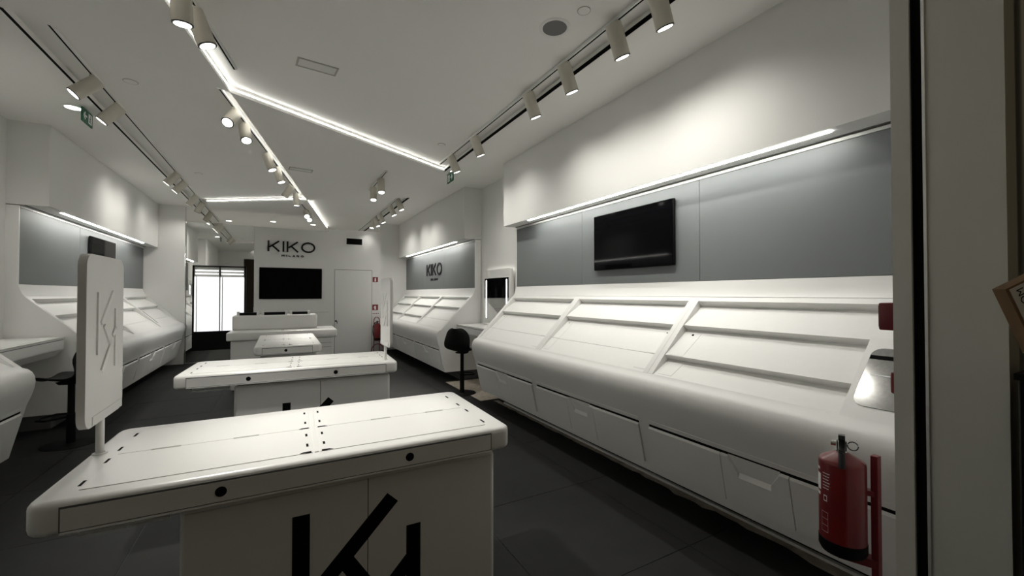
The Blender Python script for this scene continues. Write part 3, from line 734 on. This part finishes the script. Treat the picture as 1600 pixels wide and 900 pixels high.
tube('pull_ring', 'ring_black', [along(.02, -.035 + .017 * math.cos(k * PI / 6), .437 + .017 * math.sin(k * PI / 6)) for k in range(12)], .0022, ex, 6, True)
cyl('gauge', 'chrome', along(.0, .018, .432), along(.0, .036, .432), .010, None, ex, 14)
def curved_label(name, m, a0, a1, z0, z1, r=.0784):
    bm = bmesh.new(); n = 10; A = []; B = []
    for i in range(n + 1):
        a = a0 + (a1 - a0) * i / n
        A.append(bm.verts.new((r * math.cos(a), r * math.sin(a), z0))); B.append(bm.verts.new((r * math.cos(a), r * math.sin(a), z1)))
    for i in range(n): bm.faces.new((A[i], A[i + 1], B[i + 1], B[i]))
    return new_obj(name, bm, m, ex)
ca = math.atan2(-.38, -.92)
# silk-screened instructions, left half of the visible side
lo_, hi_ = ca - 1.45, ca - .85
curved_label('instruction_label', 'white_print', ca - 1.40, ca - 1.05, .245, .31)
curved_label('instruction_label', 'white_print', ca - 1.40, ca - 1.12, .325, .335)
curved_label('instruction_label', 'white_print', ca - 1.35, ca - 1.10, .222, .235)
for k in range(6): curved_label('text_line', 'white_print', ca - .90, ca - .52 - .03 * (k % 3), .318 - k * .012, .321 - k * .012)
curved_label('pictogram', 'white_print', ca - .86, ca - .66, .228, .232); curved_label('pictogram', 'white_print', ca - .86, ca - .66, .208, .212)
curved_label('pictogram', 'white_print', ca - .86, ca - .83, .208, .232); curved_label('pictogram', 'white_print', ca - .69, ca - .66, .208, .232)
for k in range(4): curved_label('table_line', 'white_print', ca - 1.0, ca - .62, .085 + k * .026, .0862 + k * .026)
curved_label('table_line', 'white_print', ca - .63, ca - .62, .085, .163); curved_label('table_line', 'white_print', ca - 1.0, ca - .99, .085, .163)
curved_label('band_line', 'red_dark', ca - 1.5, ca + 1.5, .190, .192)
es = empty('extinguisher_stand', (2.0, .83, 0), 0, 'red metal post stand holding the foreground extinguisher', 'stand')
pp = side * -.105 + cdir * -.02
box('post', 'red_dark', pp.x - .016, pp.x + .016, pp.y - .012, pp.y + .012, 0, .86, es, .002, 1)
box('foot_plate', 'red_dark', pp.x - .14, pp.x + .14, pp.y - .10, pp.y + .14, 0, .008, es)
bm = bmesh.new(); stroke(bm, (pp.x, pp.y), (pp.x + side.x * .12, pp.y + side.y * .12), .05, lambda u, v, d: (u, v, d), .425, .455); new_obj('shelf_arm', bm, 'red_dark', es)
bm = bmesh.new(); stroke(bm, (pp.x, pp.y), (pp.x + side.x * .03, pp.y + side.y * .03), .03, lambda u, v, d: (u, v, d), .70, .72); new_obj('clip', bm, 'red_dark', es)

cp = empty('alarm_call_point', (1.80, YF1, 1.425), 0, 'red fire alarm box on the inner shopfront wall', 'alarm box')
box('housing', 'red_dark', -.06, .045, 0, .052, -.045, .045, cp, .005, 2); box('front', 'red', -.05, .035, .05, .055, -.035, .035, cp)
cp = empty('alarm_button', (1.79, YF1, 1.21), 0, 'smaller red box below the fire alarm box', 'alarm box')
box('housing', 'red_dark', -.05, .03, 0, .022, -.034, .034, cp, .003, 1); box('front', 'red', -.04, .02, .021, .025, -.024, .024, cp)

fe = empty('fire_extinguisher', (2.165, 10.98, .315), 0, 'small far red extinguisher in a hoop stand by the service door', 'extinguisher')
lathe('cylinder', 'red', [(0, .02), (.075, .02), (.076, .05), (.076, .37), (.06, .42), (.022, .44), (0, .44)], fe, 24)
lathe('base_cup', 'black', [(.05, 0), (.077, .005), (.078, .05), (.076, .051)], fe, 24)
cyl('valve', 'ring_black', (0, 0, .44), (0, 0, .48), .02, None, fe); box('lever', 'ring_black', -.02, .02, -.09, .01, .475, .49, fe)
tube('hose', 'ring_black', [(0, 0, .47), (-.06, -.02, .45), (-.11, -.03, .36), (-.12, -.03, .22), (-.10, -.02, .12), (-.082, -.02, .07)], .011, fe, 8)
st = empty('extinguisher_stand', (2.165, 10.98, 0), 0, 'dark red wire hoop stand under the far extinguisher', 'stand')
for s in (-1, 1): tube('upright', 'red_dark', [(s * .07, 0.085, 0.01), (s * .07, 0.085, .80)] , .010, st, 8)
tube('top_hoop', 'red_dark', [(.07 * math.cos(k * PI / 8), .085, .80 + .10 * math.sin(k * PI / 8)) for k in range(9)], .010, st, 8)
tube('foot_hoop', 'red_dark', [(.16 * math.cos(k * PI / 10), -.05, .02 + .20 * math.sin(k * PI / 10)) for k in range(11)], .010, st, 8)
box('shelf', 'red_dark', -.08, .08, -.08, .09, .30, .314, st)
def fire_plate(x, z, s, label, kind):
    t = empty('fire_plate', (x, YB, z), 0, label, 'sign', 'small red fire signs')
    box('border', 'white_print', -s * 1.15, s * 1.15, -.003, 0, -s * 1.1, s * 1.1, t)
    box('plate', 'red', -s, s, -.005, -.002, -s, s, t)
    bm = bmesh.new(); put = lambda u, v, d: (u * s, -.005 - d, v * s)
    poly_plate(bm, [(-.25, -.75), (.25, -.75), (.25, .35), (.1, .55), (-.1, .55), (-.25, .35)], put, 0, .001)
    if kind: stroke(bm, (0, .5), (.35, .75), .15, put, 0, .001)
    else: stroke(bm, (-.25, .3), (-.5, -.2), .15, put, 0, .001)
    new_obj('pictogram', bm, 'white_print', t)
fire_plate(2.15, 1.87, .068, 'upper red and white fire sign beside the service door', 1)
fire_plate(2.15, 1.145, .075, 'lower red and white fire sign above the far extinguisher', 0)
np_ = empty('notice_strip', (2.14, YB, .985), 0, 'narrow pale notice strip under the lower fire sign', 'sign')
box('card', 'white_print', -.11, .11, -.003, 0, -.035, .035, np_)
for k in range(5): box('print_mark', 'red_dark', -.09 + k * .042, -.068 + k * .042, -.0042, -.003, -.018, .018, np_)

# ------------------------------------------------------------------ things outside the entrance, right edge
cb = empty('black_cabinet', (1.60, 0.02, 0), 0, 'black cabinet standing outside at the right picture edge', 'cabinet')
box('carcass', 'black', -.145, .16, -.30, .245, 0, 1.305, cb, .004, 1); box('plinth', 'slot', -.135, .15, -.29, .235, 0, .06, cb); box('top', 'black', -.15, .165, -.305, .25, 1.305, 1.32, cb)
bx_ = empty('cardboard_box', (1.30, 0.2509, 1.5092), 0, 'flat brown cardboard parcel with white label at the right picture edge', 'box')
E1 = Vector((.7833, -.4432, .4360)); E2 = Vector((.3870, -.2012, -.8998)).normalized(); E3 = E1.cross(E2).normalized()
if E3.y < 0: E3 = -E3
E2 = E3.cross(E1); E2 = E2 if E2.z < 0 else -E2
def putb(u, v, d): return tuple(E1 * u + E2 * v + E3 * d)
bm = bmesh.new(); poly_plate(bm, [(0, 0), (.20, 0), (.20, .20), (0, .20)], putb, 0, .024); new_obj('carton', bm, 'cardboard', bx_)
bm = bmesh.new(); poly_plate(bm, [(.006, .004), (.12, .004), (.12, .19), (.006, .19)], putb, -.0012, 0); new_obj('label_sheet', bm, 'white_print', bx_)
def text_mesh(name, txt, size, put, m, parent):
    cu = bpy.data.curves.new('txt', 'FONT'); cu.body = txt; cu.size = size; cu.resolution_u = 3
    ob = bpy.data.objects.new('txt', cu); COL.objects.link(ob)
    me = bpy.data.meshes.new_from_object(ob.evaluated_get(bpy.context.evaluated_depsgraph_get()))
    bpy.data.objects.remove(ob); bpy.data.curves.remove(cu)
    me.name = name
    for v in me.vertices: v.co = put(v.co.x, v.co.y)
    me.materials.append(MATS[m]); o = bpy.data.objects.new(name, me); COL.objects.link(o); o.parent = parent
    return o
text_mesh('printed_text', 'COM', .022, lambda u, v: putb(.032 - v, .060 - u, -.0016), 'letter', bx_)
text_mesh('printed_text', '1 /', .022, lambda u, v: putb(.030 - v, .110 - u, -.0016), 'letter', bx_)
